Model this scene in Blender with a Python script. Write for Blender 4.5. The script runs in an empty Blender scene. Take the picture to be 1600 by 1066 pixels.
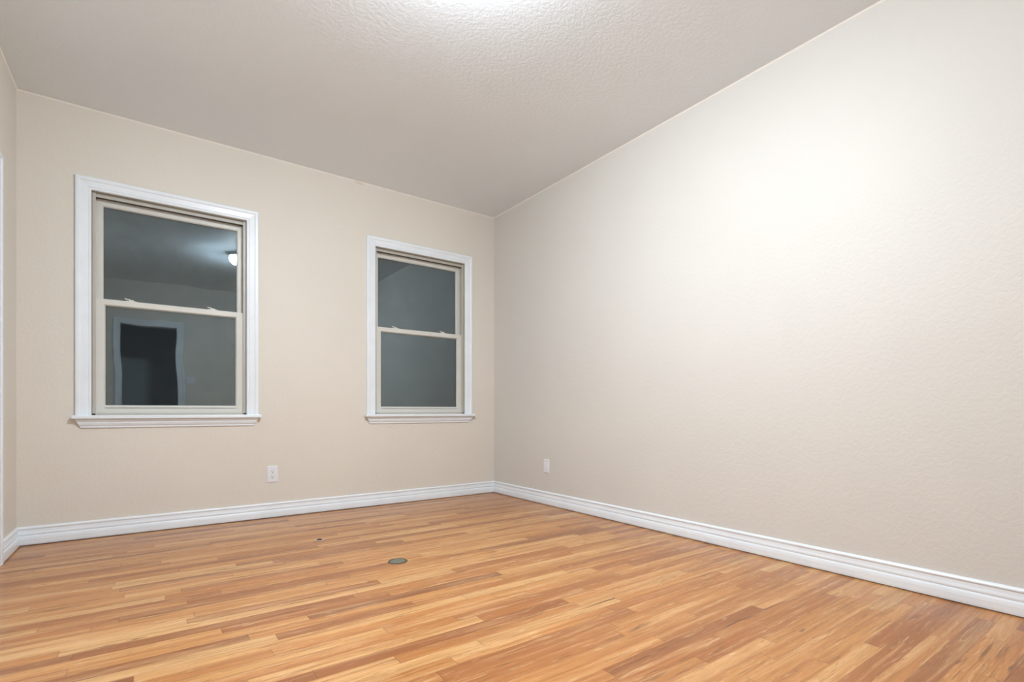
import bpy, bmesh, math
from mathutils import Vector, Matrix

S = bpy.context.scene
COL = S.collection
D = bpy.data

# ---------------------------------------------------------------- camera, world, lamp, exposure
H_CAM = 0.801
cam = D.cameras.new('camera'); cam.sensor_width = 36; cam.sensor_fit = 'HORIZONTAL'
cam.lens = 784 / 1600 * 36; cam.shift_y = 109 / 1600; cam.clip_start = 0.02
co = D.objects.new('camera', cam); COL.objects.link(co)
co.location = (0, 0, H_CAM); co.rotation_euler = (math.radians(90), 0, math.radians(-35.8))
S.camera = co
S.view_settings.view_transform = 'Standard'; S.view_settings.look = 'None'
S.view_settings.gamma = 1; S.view_settings.use_curve_mapping = False
S.view_settings.exposure = 0.0
w = D.worlds.new('night'); S.world = w; w.use_nodes = True
w.node_tree.nodes['Background'].inputs[0].default_value = (0.38, 0.42, 0.46, 1)
w.node_tree.nodes['Background'].inputs[1].default_value = 0.07
LAMP_POS = (0.90, 1.50)
LAMP_STRENGTH = 385.0
LAMP_COLOR = (0.90, 1.0, 1.09)

# ---------------------------------------------------------------- room numbers (metres)
X0, X1 = -0.64, 2.745          # left and right wall faces
Y0, Y1 = -0.75, 4.11           # rear and window wall faces
H = 2.70
TH = 0.16

# ---------------------------------------------------------------- node helpers
def mat(name):
    m = D.materials.new(name); m.use_nodes = True
    nt = m.node_tree
    return m, nt, nt.nodes['Principled BSDF']

class N:
    def __init__(s, nt): s.nt = nt
    def n(s, t, **kw):
        x = s.nt.nodes.new(t)
        for k, v in kw.items(): setattr(x, k, v)
        return x
    def link(s, a, b): s.nt.links.new(a, b)
    def math(s, op, a, b=None, c=None):
        x = s.n('ShaderNodeMath', operation=op)
        for i, v in enumerate((a, b, c)):
            if v is None: continue
            if isinstance(v, (int, float)): x.inputs[i].default_value = v
            else: s.link(v, x.inputs[i])
        return x.outputs[0]
    def xyz(s, a, b, c):
        x = s.n('ShaderNodeCombineXYZ')
        for i, v in enumerate((a, b, c)):
            if isinstance(v, (int, float)): x.inputs[i].default_value = v
            else: s.link(v, x.inputs[i])
        return x.outputs[0]
    def noise(s, vec, scale, detail=2, rough=0.5, dist=0.0):
        x = s.n('ShaderNodeTexNoise'); s.link(vec, x.inputs['Vector'])
        x.inputs['Scale'].default_value = scale; x.inputs['Detail'].default_value = detail
        x.inputs['Roughness'].default_value = rough; x.inputs['Distortion'].default_value = dist
        return x.outputs['Fac']
    def ramp(s, fac, stops, interp='LINEAR'):
        x = s.n('ShaderNodeValToRGB'); s.link(fac, x.inputs[0]); cr = x.color_ramp
        cr.interpolation = interp
        while len(cr.elements) < len(stops): cr.elements.new(0.5)
        for e, (p, c) in zip(cr.elements, stops):
            e.position = p; e.color = (c, c, c, 1) if isinstance(c, (int, float)) else (*c, 1)
        return x.outputs[0]
    def mix(s, fac, a, b, blend='MIX'):
        x = s.n('ShaderNodeMix', data_type='RGBA', blend_type=blend)
        for sock, v in ((x.inputs['Factor'], fac), (x.inputs[6], a), (x.inputs[7], b)):
            if isinstance(v, (int, float)): sock.default_value = v
            elif isinstance(v, tuple): sock.default_value = (*v, 1)
            else: s.link(v, sock)
        return x.outputs[2]

def srgb(r, g, b):
    f = lambda c: (c/255/12.92) if c/255 <= 0.04045 else ((c/255+0.055)/1.055)**2.4
    return (f(r), f(g), f(b))

# ---------------------------------------------------------------- materials
def plaster(name, base, strength, scale, rough, stain=None):
    m, nt, p = mat(name); q = N(nt)
    pos = q.n('ShaderNodeNewGeometry').outputs['Position']
    col = q.mix(q.ramp(q.noise(pos, 1.3, 3), [(0.35, 0.0), (0.65, 1.0)]), base, tuple(c*0.975 for c in base))
    if stain:
        vs = q.n('ShaderNodeVectorMath', operation='SUBTRACT'); q.link(pos, vs.inputs[0]); vs.inputs[1].default_value = stain[0]
        vm = q.n('ShaderNodeVectorMath', operation='MULTIPLY'); q.link(vs.outputs[0], vm.inputs[0]); vm.inputs[1].default_value = stain[1]
        vl = q.n('ShaderNodeVectorMath', operation='LENGTH'); q.link(vm.outputs[0], vl.inputs[0])
        d = q.math('ADD', vl.outputs['Value'], q.math('MULTIPLY', q.noise(pos, 60, 3), 0.6))
        col = q.mix(q.ramp(d, [(0.55, 0.55), (1.0, 0.0)]), col, stain[2])
    q.link(col, p.inputs['Base Color'])
    p.inputs['Roughness'].default_value = rough
    p.inputs['Specular IOR Level'].default_value = 0.35
    h1 = q.ramp(q.noise(pos, scale, 3, 0.55, 0.6), [(0.38, 0.0), (0.62, 1.0)])
    h2 = q.noise(pos, scale*2.6, 2)
    h = q.math('ADD', h1, q.math('MULTIPLY', h2, 0.35))
    b = q.n('ShaderNodeBump'); b.inputs['Strength'].default_value = strength; b.inputs['Distance'].default_value = 0.0016
    q.link(h, b.inputs['Height']); q.link(b.outputs[0], p.inputs['Normal'])
    return m

WALLC = (0.765, 0.715, 0.64)
M_WALL = plaster('wall_paint', WALLC, 0.22, 54, 0.55,
                 stain=((1.405, Y1, H-0.012), (14, 0, 50), (0.50, 0.43, 0.33)))
M_WALL_R = plaster('wall_paint_lamp_toned', (0.71, 0.685, 0.64), 0.22, 54, 0.55)  # wall paint again, greyed: the right wall's different light put into the colour
M_CEIL = plaster('ceiling_paint', (0.86, 0.92, 0.96), 0.29, 50, 0.6)
M_CAULK = mat('caulk')[0]; M_CAULK.node_tree.nodes['Principled BSDF'].inputs['Base Color'].default_value = (0.93, 0.90, 0.84, 1)
M_HALL = plaster('hall_paint', (0.55, 0.56, 0.55), 0.3, 60, 0.6)

def plain(name, col, rough, metal=0.0, bump=0.0, scale=80, coat=0.0):
    m, nt, p = mat(name); q = N(nt)
    tc = q.n('ShaderNodeTexCoord').outputs['Object']
    c = q.mix(q.ramp(q.noise(tc, 7, 3), [(0.3, 0.0), (0.7, 1.0)]), col, tuple(x*0.95 for x in col))
    q.link(c, p.inputs['Base Color'])
    p.inputs['Roughness'].default_value = rough; p.inputs['Metallic'].default_value = metal
    p.inputs['Coat Weight'].default_value = coat
    if bump:
        b = q.n('ShaderNodeBump'); b.inputs['Strength'].default_value = bump; b.inputs['Distance'].default_value = 0.001
        q.link(q.noise(tc, scale, 2), b.inputs['Height']); q.link(b.outputs[0], p.inputs['Normal'])
    return m

M_TRIM = plain('white_trim_paint', (0.86, 0.91, 0.96), 0.32, bump=0.08, scale=40)
M_JAMB = plain('beige_jamb_vinyl', (0.47, 0.45, 0.39), 0.42)
M_SASH = plain('cream_sash_vinyl', (0.70, 0.69, 0.64), 0.38)
M_LINER = plain('greige_liner_vinyl', (0.52, 0.50, 0.44), 0.4)
M_SEAL = plain('dark_gasket', (0.10, 0.09, 0.075), 0.6)
M_PLATE = plain('white_plate_plastic', (0.84, 0.86, 0.90), 0.28)
M_SLOT = plain('dark_slot', (0.05, 0.05, 0.05), 0.6)
M_DISC = plain('aged_metal_disc', (0.22, 0.215, 0.17), 0.42, metal=0.4, bump=0.4, scale=300)
M_RING = plain('dark_metal_ring', (0.13, 0.12, 0.09), 0.45, metal=0.6)
M_RUST = plain('brown_plug', (0.05, 0.033, 0.024), 0.7, bump=0.5, scale=400)
M_PALE = plain('pale_metal_rim', (0.62, 0.61, 0.60), 0.4)
M_BRASS = plain('satin_nickel', (0.55, 0.53, 0.50), 0.3, metal=1.0)

def glass_mat():
    m = D.materials.new('night_window_glass'); m.use_nodes = True; nt = m.node_tree; nt.nodes.clear(); q = N(nt)
    out = q.n('ShaderNodeOutputMaterial'); mx = q.n('ShaderNodeMixShader')
    tr = q.n('ShaderNodeBsdfTransparent'); tr.inputs[0].default_value = (0.86, 0.90, 0.92, 1)
    gl = q.n('ShaderNodeBsdfAnisotropic'); gl.inputs['Color'].default_value = (0.91, 0.99, 1.0, 1)
    pos = q.n('ShaderNodeNewGeometry').outputs['Position']

    smear = q.ramp(q.noise(pos, 5.0, 4, 0.6, 1.2), [(0.45, 0.0), (0.8, 0.035)])
    q.link(smear, gl.inputs['Roughness'])
    b = q.n('ShaderNodeBump'); b.inputs['Strength'].default_value = 0.045; b.inputs['Distance'].default_value = 0.02
    q.link(q.noise(pos, 3.0, 1), b.inputs['Height']); q.link(b.outputs[0], gl.inputs['Normal'])
    lw = q.n('ShaderNodeLayerWeight'); lw.inputs[0].default_value = 0.5
    f = q.math('ADD', q.math('MULTIPLY', q.math('POWER', lw.outputs['Facing'], 5.0), 0.9), 0.068)
    f = q.math('MULTIPLY', f, q.math('ADD', 0.75, q.math('MULTIPLY', q.noise(pos, 4.5, 5, 0.6, 1.5), 0.55)))
    q.link(f, mx.inputs[0]); q.link(tr.outputs[0], mx.inputs[1]); q.link(gl.outputs[0], mx.inputs[2])
    q.link(mx.outputs[0], out.inputs[0])
    return m
M_GLASS = glass_mat()

def floor_mat():
    m, nt, p = mat('oak_strip_floor'); q = N(nt)
    pos = q.n('ShaderNodeNewGeometry').outputs['Position']
    sx = q.n('ShaderNodeSeparateXYZ'); q.link(pos, sx.inputs[0]); x, y = sx.outputs[0], sx.outputs[1]
    BW = 0.0572
    r = q.math('DIVIDE', q.math('ADD', y, 10.0), BW)
    row = q.math('FLOOR', r); fr = q.math('FRACT', r)
    wn = q.n('ShaderNodeTexWhiteNoise', noise_dimensions='1D'); q.link(row, wn.inputs['W'])
    W = q.math('ADD', q.math('DIVIDE', x, 0.80), q.math('MULTIPLY', wn.outputs['Value'], 400.0))
    vo = q.n('ShaderNodeTexVoronoi', voronoi_dimensions='1D'); q.link(W, vo.inputs['W']); vo.inputs['Scale'].default_value = 1.0
    ve = q.n('ShaderNodeTexVoronoi', voronoi_dimensions='1D', feature='DISTANCE_TO_EDGE'); q.link(W, ve.inputs['W']); ve.inputs['Scale'].default_value = 1.0
    sc = q.n('ShaderNodeSeparateColor'); q.link(vo.outputs['Color'], sc.inputs[0])
    ra, rb, rc = sc.outputs
    wn2 = q.n('ShaderNodeTexWhiteNoise', noise_dimensions='1D'); q.link(vo.outputs['W'], wn2.inputs['W'])
    rd = wn2.outputs['Value']
    # board tone
    base = q.ramp(ra, [(0.0, srgb(136, 86, 56)), (0.09, srgb(160, 102, 62)), (0.22, srgb(188, 126, 74)), (0.45, srgb(206, 145, 86)), (0.75, srgb(217, 160, 98)), (1.0, srgb(230, 184, 126))])
    base = q.mix(q.math('MULTIPLY', rb, 0.28), base, srgb(212, 132, 70))
    # long grain, running with the board, shifted per board
    offx = q.math('ADD', x, q.math('MULTIPLY', rd, 37.0)); offy = q.math('ADD', y, q.math('MULTIPLY', rc, 11.0))
    def gn(a, b, k, det, rg, dist): return q.noise(q.xyz(q.math('MULTIPLY', offx, a), q.math('MULTIPLY', offy, b), q.math('ADD', rb, k)), 1.0, det, rg, dist)
    g0 = gn(1.6, 26.0, 0.0, 2, 0.5, 0.4)      # broad bands inside a board
    g1 = gn(1.5, 75.0, 5.0, 4, 0.6, 0.5)      # grain lines
    g2 = gn(9.0, 420.0, 9.0, 2, 0.6, 0.2)     # pores
    col = q.mix(q.ramp(g0, [(0.28, 0.60), (0.50, 0.0)]), base, srgb(168, 108, 60))
    col = q.mix(q.ramp(g0, [(0.52, 0.0), (0.78, 0.60)]), col, srgb(240, 198, 144))
    col = q.mix(q.ramp(g1, [(0.30, 0.60), (0.50, 0.0)]), col, srgb(160, 100, 54))
    col = q.mix(q.ramp(g1, [(0.58, 0.0), (0.78, 0.35)]), col, srgb(242, 204, 154))
    # cathedral figure on flat-sawn boards: rings stretched along the board
    cy = q.math('MULTIPLY', q.math('SUBTRACT', fr, q.math('ADD', q.math('MULTIPLY', rc, 0.8), 0.1)), 1.15)
    wx = q.math('ADD', q.math('MULTIPLY', offx, 0.9), q.math('MULTIPLY', q.math('ABSOLUTE', cy), 0.9))
    wob = q.noise(q.xyz(q.math('MULTIPLY', offx, 4.0), q.math('MULTIPLY', fr, 1.5), rc), 1.0, 3)
    ph = q.math('MULTIPLY', q.math('ADD', q.math('ADD', q.math('MULTIPLY', cy, cy), wx), q.math('MULTIPLY', wob, 0.55)), 58.0)
    cat = q.math('SINE', ph)
    flat = q.ramp(rd, [(0.62, 0.0), (0.66, 1.0)])
    col = q.mix(q.math('MULTIPLY', q.ramp(cat, [(0.1, 0.0), (0.9, 0.38)]), flat), col, srgb(158, 100, 56))
    col = q.mix(q.ramp(g2, [(0.30, 0.30), (0.50, 0.0)]), col, srgb(140, 88, 48))
    # mineral streaks and knots
    st = gn(2.6, 46.0, 3.3, 3, 0.65, 0.8)
    col = q.mix(q.ramp(st, [(0.60, 0.0), (0.70, 0.75)]), col, srgb(112, 72, 44))
    fl = gn(7.0, 110.0, 7.7, 3, 0.6, 1.2)
    col = q.mix(q.ramp(fl, [(0.62, 0.0), (0.70, 0.6)]), col, srgb(124, 78, 44))
    fw = gn(5.0, 60.0, 2.2, 3, 0.6, 1.6)
    col = q.mix(q.ramp(fw, [(0.58, 0.0), (0.70, 0.45)]), col, srgb(246, 212, 166))
    kn = q.n('ShaderNodeTexVoronoi'); q.link(q.xyz(q.math('MULTIPLY', offx, 1.6), q.math('MULTIPLY', offy, 5.5), 0.0), kn.inputs['Vector']); kn.inputs['Scale'].default_value = 1.0
    kd = q.math('ADD', kn.outputs['Distance'], q.math('MULTIPLY', gn(30, 90, 1.0, 2, 0.5, 0), 0.08))
    col = q.mix(q.ramp(kd, [(0.060, 0.75), (0.095, 0.0)]), col, srgb(104, 62, 36))
    # joints
    e = q.math('MINIMUM', fr, q.math('SUBTRACT', 1.0, fr))
    jl = q.ramp(e, [(0.0, 0.7), (0.020, 0.0)])
    je = q.ramp(ve.outputs['Distance'], [(0.0, 0.45), (0.0012, 0.0)])
    j = q.math('MAXIMUM', q.math('MULTIPLY', jl, q.math('ADD', 0.35, q.math('MULTIPLY', rd, 0.65))), je)
    col = q.mix(j, col, srgb(96, 58, 34))
    col = q.mix(1.0, col, (0.86, 0.82, 0.78), 'MULTIPLY')
    q.link(col, p.inputs['Base Color'])
    q.link(q.ramp(g1, [(0.3, 0.34), (0.7, 0.26)]), p.inputs['Roughness'])
    p.inputs['Specular IOR Level'].default_value = 0.45
    b = q.n('ShaderNodeBump'); b.inputs['Strength'].default_value = 0.25; b.inputs['Distance'].default_value = 0.0008
    hh = q.math('SUBTRACT', q.math('ADD', q.math('MULTIPLY', g2, 0.4), q.noise(pos, 9, 2)), q.math('MULTIPLY', j, 1.5))
    q.link(hh, b.inputs['Height']); q.link(b.outputs[0], p.inputs['Normal'])
    return m
M_FLOOR = floor_mat()

def emis(name, col, s):
    m = D.materials.new(name); m.use_nodes = True; nt = m.node_tree; nt.nodes.clear()
    e = nt.nodes.new('ShaderNodeEmission'); e.inputs[0].default_value = (*col, 1); e.inputs[1].default_value = s
    o = nt.nodes.new('ShaderNodeOutputMaterial'); nt.links.new(e.outputs[0], o.inputs[0]); return m
M_LAMP = emis('lit_frosted_glass', LAMP_COLOR, LAMP_STRENGTH)

# ---------------------------------------------------------------- mesh helpers
def obj(name, bm, m, parent=None, loc=(0, 0, 0), smooth=False):
    bmesh.ops.recalc_face_normals(bm, faces=bm.faces)
    me = D.meshes.new(name); bm.to_mesh(me); bm.free()
    if smooth:
        for f in me.polygons: f.use_smooth = True
    me.materials.append(m)
    o = D.objects.new(name, me); COL.objects.link(o); o.location = loc
    if parent: o.parent = parent
    return o

def tag(o, label=None, cat=None, group=None, kind=None):
    if label: o['label'] = label
    if cat: o['category'] = cat
    if group: o['group'] = group
    if kind: o['kind'] = kind
    return o

def empty(name, loc=(0, 0, 0), rz=0, parent=None):
    o = D.objects.new(name, None); COL.objects.link(o); o.location = loc; o.rotation_euler = (0, 0, rz)
    o.empty_display_size = 0.1
    if parent: o.parent = parent
    return o

def box(bm, a, b, bev=0.0):
    t = bmesh.new()
    v = [t.verts.new((x, y, z)) for x in (a[0], b[0]) for y in (a[1], b[1]) for z in (a[2], b[2])]
    for f in ((0,1,3,2), (4,6,7,5), (0,4,5,1), (2,3,7,6), (0,2,6,4), (1,5,7,3)): t.faces.new([v[i] for i in f])
    bmesh.ops.recalc_face_normals(t, faces=t.faces)
    if bev: bmesh.ops.bevel(t, geom=t.edges[:], offset=bev, segments=2, affect='EDGES', profile=0.6)
    me = D.meshes.new('t'); t.to_mesh(me); t.free(); bm.from_mesh(me); D.meshes.remove(me)

def loft(bm, rings, close_ring=True, caps=True):
    """rings: lists of points with equal counts, joined in order"""
    R = [[bm.verts.new(p) for p in r] for r in rings]
    n = len(R[0])
    for a, b in zip(R, R[1:]):
        for i in range(n if close_ring else n-1):
            bm.faces.new((a[i], a[(i+1) % n], b[(i+1) % n], b[i]))
    if caps: bm.faces.new(R[0][::-1]); bm.faces.new(R[-1])

def lathe(bm, prof, seg=48, c=(0, 0, 0), caps=False):
    rings = []
    for k in range(seg + 1):
        a = 2*math.pi*k/seg
        rings.append([(c[0]+r*math.cos(a), c[1]+r*math.sin(a), c[2]+z) for r, z in prof])
    loft(bm, rings, close_ring=False, caps=False)
    bmesh.ops.remove_doubles(bm, verts=bm.verts, dist=1e-6)

def wall(name, u0, u1, z0, z1, holes, place, m):
    """slab wall; place(u, d, z) -> world point, d = depth behind the face; holes = (u0,u1,z0,z1)"""
    us = sorted({u0, u1, *[h[0] for h in holes], *[h[1] for h in holes]})
    zs = sorted({z0, z1, *[h[2] for h in holes], *[h[3] for h in holes]})
    inh = lambda u, z: any(h[0] < u < h[1] and h[2] < z < h[3] for h in holes)
    bm = bmesh.new(); V = {}
    def v(u, d, z):
        k = (round(u, 5), d, round(z, 5))
        if k not in V: V[k] = bm.verts.new(place(u, d, z))
        return V[k]
    solid = {(i, j): not inh((us[i]+us[i+1])/2, (zs[j]+zs[j+1])/2) for i in range(len(us)-1) for j in range(len(zs)-1)}
    for (i, j), s in solid.items():
        if not s: continue
        a, b, c, d = us[i], us[i+1], zs[j], zs[j+1]
        bm.faces.new((v(a,0,c), v(b,0,c), v(b,0,d), v(a,0,d)))
        bm.faces.new((v(a,TH,c), v(a,TH,d), v(b,TH,d), v(b,TH,c)))
        for di, dj, p in ((-1,0,((a,c),(a,d))), (1,0,((b,c),(b,d))), (0,-1,((a,c),(b,c))), (0,1,((a,d),(b,d)))):
            if not solid.get((i+di, j+dj), False):
                (p0, q0), (p1, q1) = p
                bm.faces.new((v(p0,0,q0), v(p1,0,q1), v(p1,TH,q1), v(p0,TH,q0)))
    return tag(obj(name, bm, m), kind='structure')

# ---------------------------------------------------------------- shell
WIN_C = (0.136, 1.976)                    # window centres along the back wall
CI, CO = 0.436, 0.512                     # half widths: casing inner / outer
ZS, ZI, ZO = 0.772, 2.190, 2.268          # stool top, casing inner top, casing outer top
holes = [(c-CI-0.012, c+CI+0.012, ZS-0.03, ZI+0.012) for c in WIN_C]
wall('wall_back', X0-TH, X1+TH, 0, H, holes, lambda u, d, z: (u, Y1+d, z), M_WALL)
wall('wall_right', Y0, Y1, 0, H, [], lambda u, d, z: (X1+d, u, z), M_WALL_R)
DL0, DL1, DH = 2.80, 3.59, 2.045          # closet door clear opening in the left wall
wall('wall_left', Y0, Y1, 0, H, [(DL0-0.02, DL1+0.02, 0, DH+0.02)], lambda u, d, z: (X0-d, u, z), M_WALL)
DR0, DR1 = -0.335, 0.325                  # doorway clear opening in the rear wall
wall('wall_rear', X0-TH, X1+TH, 0, H, [(DR0-0.02, DR1+0.02, 0, DH+0.02)], lambda u, d, z: (u, Y0-d, z), M_WALL)
bm = bmesh.new(); box(bm, (X0-TH, Y0-TH, -0.12), (X1+TH, Y1+TH, 0)); tag(obj('floor', bm, M_FLOOR), kind='structure')
bm = bmesh.new(); box(bm, (X0-TH, Y0-TH, H), (X1+TH, Y1+TH, H+0.12)); tag(obj('ceiling', bm, M_CEIL), kind='structure')

# caulk bead where the walls meet the ceiling
def bead(name, a, b, n1):
    a, b, n1 = Vector(a), Vector(b), Vector(n1); r = 0.0065; bm = bmesh.new()
    prof = [(0, 0), (r, 0), (r*0.62, r*0.28), (r*0.28, r*0.62), (0, r)]
    loft(bm, [[p + n1*s + Vector((0, 0, -t)) for s, t in prof] for p in (a, b)])
    tag(obj(name, bm, M_CAULK), kind='structure')
e = 0.0003
bead('trim_1', (X0, Y1-e, H-e), (X1, Y1-e, H-e), (0, -1, 0))
bead('trim_2', (X1-e, Y0, H-e), (X1-e, Y1, H-e), (-1, 0, 0))
bead('trim_3', (X0+e, Y0, H-e), (X0+e, Y1, H-e), (1, 0, 0))
bead('trim_4', (X0, Y0+e, H-e), (X1, Y0+e, H-e), (0, 1, 0))

# baseboards
BB = [(0, 0.0005), (0.007, 0.0005), (0.007, 0.006), (0.0185, 0.006), (0.0195, 0.016), (0.019, 0.038), (0.017, 0.050),
      (0.0145, 0.056), (0.0115, 0.0575), (0.0112, 0.062), (0.0135, 0.0635), (0.0135, 0.070), (0.0105, 0.080), (0.009, 0.092),
      (0.0105, 0.096), (0.0125, 0.098), (0.0125, 0.103), (0.0100, 0.107), (0.0045, 0.1105), (0, 0.111)]
def baseboard(name, a, b, n, ma, mb):
    """a->b along the wall, n into the room, ma/mb: 1 = mitred inward end"""
    a, b, n = Vector((*a, 0)), Vector((*b, 0)), Vector((*n, 0)); d = (b-a).normalized(); bm = bmesh.new()
    ra = [a + n*t + d*(t*ma) + Vector((0, 0, z)) for t, z in BB]
    rb = [b + n*t - d*(t*mb) + Vector((0, 0, z)) for t, z in BB]
    loft(bm, [ra, rb]); return bm
CW = 0.085   # door casing width
tag(obj('baseboard_back', baseboard('', (X0, Y1), (X1, Y1), (0, -1), 1, 1), M_TRIM), kind='structure')
tag(obj('baseboard_right', baseboard('', (X1, Y1), (X1, Y0), (-1, 0), 1, 1), M_TRIM), kind='structure')
bm = baseboard('', (X0, Y1), (X0, DL1+CW), (1, 0), 1, 0)
b2 = baseboard('', (X0, DL0-CW), (X0, Y0), (1, 0), 0, 1)
me = D.meshes.new('t'); b2.to_mesh(me); b2.free(); bm.from_mesh(me); D.meshes.remove(me)
tag(obj('baseboard_left', bm, M_TRIM), kind='structure')
bm = baseboard('', (X0, Y0), (DR0-CW, Y0), (0, 1), 1, 0)
b2 = baseboard('', (DR1+CW, Y0), (X1, Y0), (0, 1), 0, 1)
me = D.meshes.new('t'); b2.to_mesh(me); b2.free(); bm.from_mesh(me); D.meshes.remove(me)
tag(obj('baseboard_rear', bm, M_TRIM), kind='structure')

# ---------------------------------------------------------------- casing sweep (three mitred sides)
CP = [(0.000, 0.000), (0.000, 0.0085), (0.004, 0.0115), (0.010, 0.0115), (0.013, 0.009), (0.017, 0.0125), (0.050, 0.0155),
      (0.053, 0.0185), (0.057, 0.0205), (0.070, 0.0205), (0.076, 0.0175), (0.076, 0.000)]
def casing_bm(hw, zb, zt, width=0.076):
    """local frame: x along the wall, y out of the room (face at 0, room is -y)"""
    k = width/0.076; bm = bmesh.new()
    r = [[(-(hw+s*k), -t, zb) for s, t in CP], [(-(hw+s*k), -t, zt+s*k) for s, t in CP],
         [((hw+s*k), -t, zt+s*k) for s, t in CP], [((hw+s*k), -t, zb) for s, t in CP]]
    loft(bm, r); return bm

def frame_bm(bm, x0, x1, z0, z1, sl, sr, sb, st, y0, y1, bev=0.002):
    """rectangular frame with mitre-free rails between stiles"""
    box(bm, (x0, y0, z0), (x0+sl, y1, z1), bev); box(bm, (x1-sr, y0, z0), (x1, y1, z1), bev)
    box(bm, (x0+sl-0.001, y0+0.0004, z0), (x1-sr+0.001, y1, z0+sb), bev); box(bm, (x0+sl-0.001, y0+0.0004, z1-st), (x1-sr+0.001, y1, z1), bev)

def chamfer_bead(bm, x0, x1, z0, z1, w, yf, yb):
    """sloped glazing bead ring from the frame face (yf) in to the glass (yb)"""
    o = [(x0, yf, z0), (x1, yf, z0), (x1, yf, z1), (x0, yf, z1)]
    i = [(x0+w, yb, z0+w), (x1-w, yb, z0+w), (x1-w, yb, z1-w), (x0+w, yb, z1-w)]
    k = [(x0, yb, z0), (x1, yb, z0), (x1, yb, z1), (x0, yb, z1)]
    O, I, K = ([bm.verts.new(p) for p in r] for r in (o, i, k))
    for a in range(4):
        b = (a+1) % 4
        bm.faces.new((O[a], O[b], I[b], I[a])); bm.faces.new((I[a], I[b], K[b], K[a])); bm.faces.new((K[a], K[b], O[b], O[a]))

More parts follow.
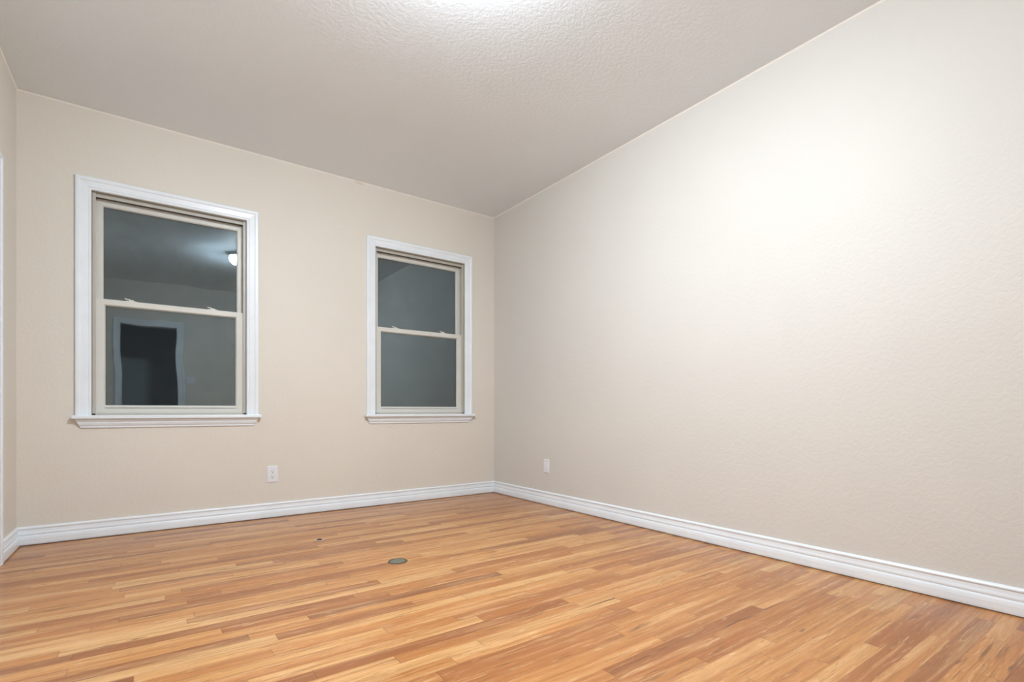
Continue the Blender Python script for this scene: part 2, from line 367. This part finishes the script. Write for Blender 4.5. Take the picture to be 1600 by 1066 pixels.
def make_window(name, cx):
    root = tag(empty(name, (cx, Y1, 0)), kind='structure')
    obj('casing', casing_bm(CI, ZS, ZI), M_TRIM, root)
    # stool (sill board) and sloping-ended apron
    bm = bmesh.new(); box(bm, (-CO-0.016, -0.048, ZS-0.021), (CO+0.016, -0.0002, ZS), 0.004)
    box(bm, (-CI-0.010, -0.004, ZS-0.021), (CI+0.010, 0.055, ZS), 0.001)
    obj('stool', bm, M_TRIM, root)
    bm = bmesh.new()
    AP = [(0.0, 0.0), (0.030, 0.0), (0.029, -0.014), (0.022, -0.017), (0.021, -0.028), (0.016, -0.040), (0.010, -0.047), (0.010, -0.056), (0.006, -0.059), (0.0, -0.059)]
    zt = ZS-0.0212
    def ring(sg): return [(sg*(CO + 0.002 - (-z)*0.42 - (0.03-t)*0.2), -0.0003-t, zt+z) for t, z in AP]
    loft(bm, [ring(-1), ring(1)]); obj('apron', bm, M_TRIM, root)
    # jamb liner: head and side boards of the reveal, plus parting stops
    bm = bmesh.new()
    box(bm, (-CI-0.010, 0.0002, ZS+0.0005), (-CI+0.002, 0.135, ZI)); box(bm, (CI-0.002, 0.0002, ZS+0.0005), (CI+0.010, 0.135, ZI))
    box(bm, (-CI-0.010, 0.0002, ZI-0.002), (CI+0.010, 0.135, ZI+0.010))
    obj('jamb', bm, M_JAMB, root)
    FI = CI-0.020   # inner half width of the vinyl frame
    bm = bmesh.new()
    for s in (-1, 1):
        a, b = sorted((s*(CI-0.003), s*FI)); box(bm, (a, 0.018, ZS+0.001), (b, 0.028, ZI-0.004), 0.001)      # front lip
        a, b = sorted((s*(CI-0.003), s*(CI-0.010))); box(bm, (a, 0.026, ZS+0.001), (b, 0.130, ZI-0.004))      # channel back
        a, b = sorted((s*(CI-0.003), s*(FI+0.003))); box(bm, (a, 0.062, ZS+0.001), (b, 0.069, ZI-0.004))      # parting stop
    box(bm, (-CI+0.003, 0.022, ZI-0.028), (CI-0.003, 0.034, ZI-0.016), 0.0015)     # head lip
    box(bm, (-CI+0.003, 0.028, ZI-0.017), (CI-0.003, 0.040, ZI-0.003))
    box(bm, (-CI+0.003, 0.030, ZI-0.010), (CI-0.003, 0.130, ZI-0.003))
    box(bm, (-CI+0.003, 0.018, ZS-0.002), (CI-0.003, 0.130, ZS+0.012), 0.001)     # vinyl sill
    obj('window_frame', bm, M_LINER, root)
    bm = bmesh.new()
    for s in (-1, 1):
        a, b = sorted((s*(CI-0.0095), s*(CI-0.012))); box(bm, (a, 0.068, ZS+0.72), (b, 0.110, ZI-0.012))
    box(bm, (-CI+0.012, 0.060, ZI-0.014), (CI-0.012, 0.068, ZI-0.009))
    obj('weather_strip', bm, M_SEAL, root)
    # lower sash
    SW = 0.044; zm = 1.519; sx = FI-0.001+0.004
    lx = sx
    bm = bmesh.new(); frame_bm(bm, -lx, lx, ZS+0.012, zm, SW, SW, 0.047, 0.036, 0.030, 0.060)
    chamfer_bead(bm, -lx+SW-0.001, lx-SW+0.001, ZS+0.058, zm-0.035, 0.007, 0.0305, 0.042)
    box(bm, (-lx+SW+0.006, 0.0215, ZS+0.050), (lx-SW-0.006, 0.0312, ZS+0.0545), 0.001)    # lift rail lip
    ls = obj('lower_sash', bm, M_SASH, root)
    bm = bmesh.new(); box(bm, (-lx+SW, 0.043, ZS+0.058), (lx-SW, 0.046, zm-0.035)); box(bm, (-lx+SW, 0.055, ZS+0.058), (lx-SW, 0.058, zm-0.035)); obj('glass_pane', bm, M_GLASS, ls)
    for s in (-1, 1):     # sash locks riding on the meeting rail
        bm = bmesh.new(); x = s*0.232 - 0.005
        box(bm, (x-0.028, 0.034, zm), (x+0.028, 0.056, zm+0.004), 0.001)
        box(bm, (x-0.012, 0.036, zm+0.004), (x+0.014, 0.054, zm+0.011), 0.002)
        loft(bm, [[(x-0.006, 0.040, zm+0.010), (x-0.006, 0.050, zm+0.010), (x-0.006, 0.050, zm+0.015), (x-0.006, 0.040, zm+0.015)],
                  [(x-0.034, 0.030, zm+0.013), (x-0.034, 0.038, zm+0.013), (x-0.034, 0.038, zm+0.018), (x-0.034, 0.030, zm+0.018)]])
        obj('sash_lock', bm, M_SASH, ls)
    # upper sash, one track further out
    zb = zm-0.036; zt2 = ZI-0.022; UW = 0.036
    ux = CI-0.014
    bm = bmesh.new(); frame_bm(bm, -ux, ux, zb, zt2, UW, UW, 0.034, 0.040, 0.070, 0.100)
    chamfer_bead(bm, -ux+UW-0.001, ux-UW+0.001, zb+0.033, zt2-0.039, 0.006, 0.0705, 0.080)
    box(bm, (-ux+0.09, 0.0665, zt2-0.0165), (ux-0.09, 0.0712, zt2-0.013), 0.0008)         # pull lip on the top rail
    us_ = obj('upper_sash', bm, M_SASH, root)
    bm = bmesh.new(); box(bm, (-ux+UW, 0.081, zb+0.033), (ux-UW, 0.084, zt2-0.039)); box(bm, (-ux+UW, 0.095, zb+0.033), (ux-UW, 0.098, zt2-0.039)); obj('glass_pane', bm, M_GLASS, us_)
    return root
make_window('window_1', WIN_C[0])
make_window('window_2', WIN_C[1])

# ---------------------------------------------------------------- doors
def door_frame(root, hw, depth):
    """clear half width hw, height DH; local x along wall, room at -y"""
    obj('casing', casing_bm(hw+0.004, 0.0005, DH+0.004, CW-0.004), M_TRIM, root)
    bm = bmesh.new()
    box(bm, (-hw-0.018, 0.0005, 0.0005), (-hw, depth, DH)); box(bm, (hw, 0.0005, 0.0005), (hw+0.018, depth, DH))
    box(bm, (-hw-0.018, 0.0005, DH), (hw+0.018, depth, DH+0.018))
    obj('jamb', bm, M_TRIM, root)
# doorway behind the camera, open to an unlit hall
r1 = tag(empty('door_1', ((DR0+DR1)/2, Y0, 0), math.pi), kind='structure'); door_frame(r1, (DR1-DR0)/2, TH-0.001)
# closet door in the left wall
r2 = tag(empty('door_2', (X0, (DL0+DL1)/2, 0), math.pi/2), kind='structure'); hw = (DL1-DL0)/2; door_frame(r2, hw, TH-0.001)
bm = bmesh.new(); g = 0.003; ya, yb = 0.030, 0.065
box(bm, (-hw+g, ya+0.008, 0.008), (hw-g, yb, DH-g))
for a, b in (((-hw+g, 0.008), (-hw+0.115, DH-g)), ((hw-0.115, 0.008), (hw-g, DH-g)), ((-hw+0.114, 0.008), (hw-0.114, 0.24)),
             ((-hw+0.114, 0.92), (hw-0.114, 1.06)), ((-hw+0.114, DH-0.13), (hw-0.114, DH-g)), ((-0.055, 0.23), (0.055, DH-0.12))):
    box(bm, (a[0], ya, a[1]), (b[0], ya+0.009, b[1]), 0.002)
slab = obj('door_panel', bm, M_TRIM, r2)
bm = bmesh.new(); lathe(bm, [(0.0, -0.062), (0.018, -0.060), (0.027, -0.048), (0.024, -0.034), (0.011, -0.026), (0.010, -0.008), (0.030, -0.006), (0.031, 0.0), (0.0, 0.0)], 32)
bmesh.ops.transform(bm, matrix=Matrix.Translation((-hw+0.065, ya, 0.96)) @ Matrix.Rotation(-math.pi/2, 4, 'X'), verts=bm.verts)
obj('door_knob', bm, M_BRASS, slab, smooth=True)

# unlit hall beyond the doorway
hx0, hx1, hy0, hy1 = -1.6, 1.6, Y0-TH-1.25, Y0-TH
bm = bmesh.new(); box(bm, (hx0, hy0, -0.12), (hx1, hy1-0.0005, 0)); tag(obj('floor_hall', bm, M_FLOOR), kind='structure')
bm = bmesh.new(); box(bm, (hx0, hy0, H), (hx1, hy1-0.0005, H+0.1)); tag(obj('ceiling_hall', bm, M_HALL), kind='structure')
bm = bmesh.new(); box(bm, (hx0, hy0-0.1, -0.12), (hx1, hy0, H+0.1)); tag(obj('wall_hall', bm, M_HALL), kind='structure')

# ---------------------------------------------------------------- outlets, switch
def plate_bm(w, h, t=0.006):
    bm = bmesh.new()
    def rr(hw, hh, r, y):
        pts = []
        for cx, cz, a0 in ((hw-r, hh-r, 0), (-hw+r, hh-r, 90), (-hw+r, -hh+r, 180), (hw-r, -hh+r, 270)):
            for k in range(5):
                a = math.radians(a0 + k*22.5); pts.append((cx+r*math.cos(a), y, cz+r*math.sin(a)))
        return pts
    loft(bm, [rr(w/2, h/2, 0.004, -0.0003), rr(w/2, h/2, 0.004, -t*0.45), rr(w/2-0.002, h/2-0.002, 0.003, -t*0.85), rr(w/2-0.006, h/2-0.006, 0.002, -t)])
    return bm
def duplex(loc, rz, label):
    root = tag(empty('wall_outlet', loc, rz), label, 'outlet')
    obj('cover_plate', plate_bm(0.077, 0.122), M_PLATE, root)
    for s in (1, -1):
        bm = bmesh.new(); pts = []
        for k in range(32):
            a = 2*math.pi*k/32; pts.append((0.0172*math.cos(a), max(-0.0142, min(0.0142, 0.0172*math.sin(a)))))
        loft(bm, [[(x, -0.0055, s*0.0195+z) for x, z in pts], [(x*0.99, -0.0082, s*0.0195+z*0.99) for x, z in pts]])
        so = obj('socket', bm, M_PLATE, root)
        bm = bmesh.new(); z = s*0.0195
        box(bm, (-0.0078, -0.0088, z+0.0005), (-0.0050, -0.0080, z+0.0085)); box(bm, (0.0050, -0.0088, z+0.0015), (0.0078, -0.0080, z+0.0080))
        loft(bm, [[(0.0034*math.cos(a), yy, z-0.0078+0.0034*math.sin(a)) for a in [2*math.pi*k/16 for k in range(16)]] for yy in (-0.0080, -0.0088)])
        obj('slots', bm, M_SLOT, so)
    bm = bmesh.new(); lathe(bm, [(0, 0.0015), (0.002, 0.0013), (0.003, 0), (0.003, -0.002), (0, -0.002)], 16)
    bmesh.ops.transform(bm, matrix=Matrix.Translation((0, -0.006, 0)) @ Matrix.Rotation(math.pi/2, 4, 'X'), verts=bm.verts)
    obj('screw', bm, M_PLATE, root, smooth=True)
    return root
duplex((0.745, Y1, 0.325), 0, 'white duplex power outlet low on the window wall between the two windows')
def decora(loc, rz, label):
    root = tag(empty('wall_jack', loc, rz), label, 'wall plate')
    obj('cover_plate', plate_bm(0.071, 0.115), M_PLATE, root)
    bm = bmesh.new(); box(bm, (-0.0168, -0.0078, -0.0335), (0.0168, -0.0055, 0.0335), 0.0012); ins = obj('insert', bm, M_PLATE, root)
    bm = bmesh.new(); box(bm, (-0.0030, -0.0084, -0.026), (0.0030, -0.0077, 0.026), 0.0003); obj('center_rib', bm, M_PLATE, ins)
decora((X1, 3.30, 0.328), -math.pi/2, 'narrow white cover plate low on the right wall, beyond the corner')
sw = tag(empty('light_switch', (0.49, Y0, 1.27), math.pi), 'white double light switch beside the dark doorway, seen reflected in the left window', 'light switch')
obj('cover_plate', plate_bm(0.116, 0.115), M_PLATE, sw)
for s in (-1, 1):
    bm = bmesh.new(); box(bm, (s*0.023-0.0165, -0.009, -0.033), (s*0.023+0.0165, -0.0055, 0.033), 0.0015); obj('rocker', bm, M_PLATE, sw)

# ---------------------------------------------------------------- discs in the floor
r = tag(empty('floor_cover', (1.068, 2.52, 0)), 'larger round grey metal cover disc set flush in the wooden floor', 'floor cover')
bm = bmesh.new(); lathe(bm, [(0.0, 0.0014), (0.036, 0.0018), (0.041, 0.0012), (0.0415, 0.0002), (0.0, 0.0002)], 48); obj('disc', bm, M_DISC, r)
bm = bmesh.new(); lathe(bm, [(0.0415, 0.0002), (0.042, 0.0022), (0.0455, 0.0034), (0.050, 0.0018), (0.0515, 0.0002), (0.0415, 0.0002)], 48); obj('rim', bm, M_RING, r, smooth=True)
r = tag(empty('floor_plug', (0.851, 3.22, 0)), 'small dark brown plug in the floor with a pale metal rim', 'floor plug')
bm = bmesh.new(); lathe(bm, [(0.0, 0.0072), (0.009, 0.0068), (0.0175, 0.003), (0.018, 0.0002), (0.0, 0.0002)], 32); obj('core', bm, M_RUST, r, smooth=True)
bm = bmesh.new(); lathe(bm, [(0.018, 0.0002), (0.0185, 0.0016), (0.0205, 0.0022), (0.0235, 0.0014), (0.024, 0.0002), (0.018, 0.0002)], 32); obj('rim', bm, M_PALE, r, smooth=True)

# ---------------------------------------------------------------- ceiling lamp (just above the frame, seen in the left window's reflection)
r = tag(empty('ceiling_lamp', (*LAMP_POS, H)), 'lit round frosted ceiling lamp just above the frame, mirrored in the left window', 'ceiling light')
bm = bmesh.new(); lathe(bm, [(0.0, -0.0005), (0.128, -0.0005), (0.132, -0.006), (0.140, -0.036), (0.136, -0.038), (0.128, -0.010), (0.0, -0.010)], 48); obj('base', bm, M_TRIM, r, smooth=True)  # base pan widened and shade flattened to hold lamplight off ceiling and wall
bm = bmesh.new()
lathe(bm, [(0.110, -0.012), (0.128, -0.034), (0.132, -0.050), (0.124, -0.076), (0.100, -0.097), (0.058, -0.111), (0.0, -0.115)], 48)
obj('glass_shade', bm, M_LAMP, r, smooth=True)
bm = bmesh.new(); lathe(bm, [(0.0, -0.115), (0.009, -0.116), (0.010, -0.124), (0.006, -0.130), (0.0, -0.132)], 24); obj('finial', bm, M_BRASS, r, smooth=True)
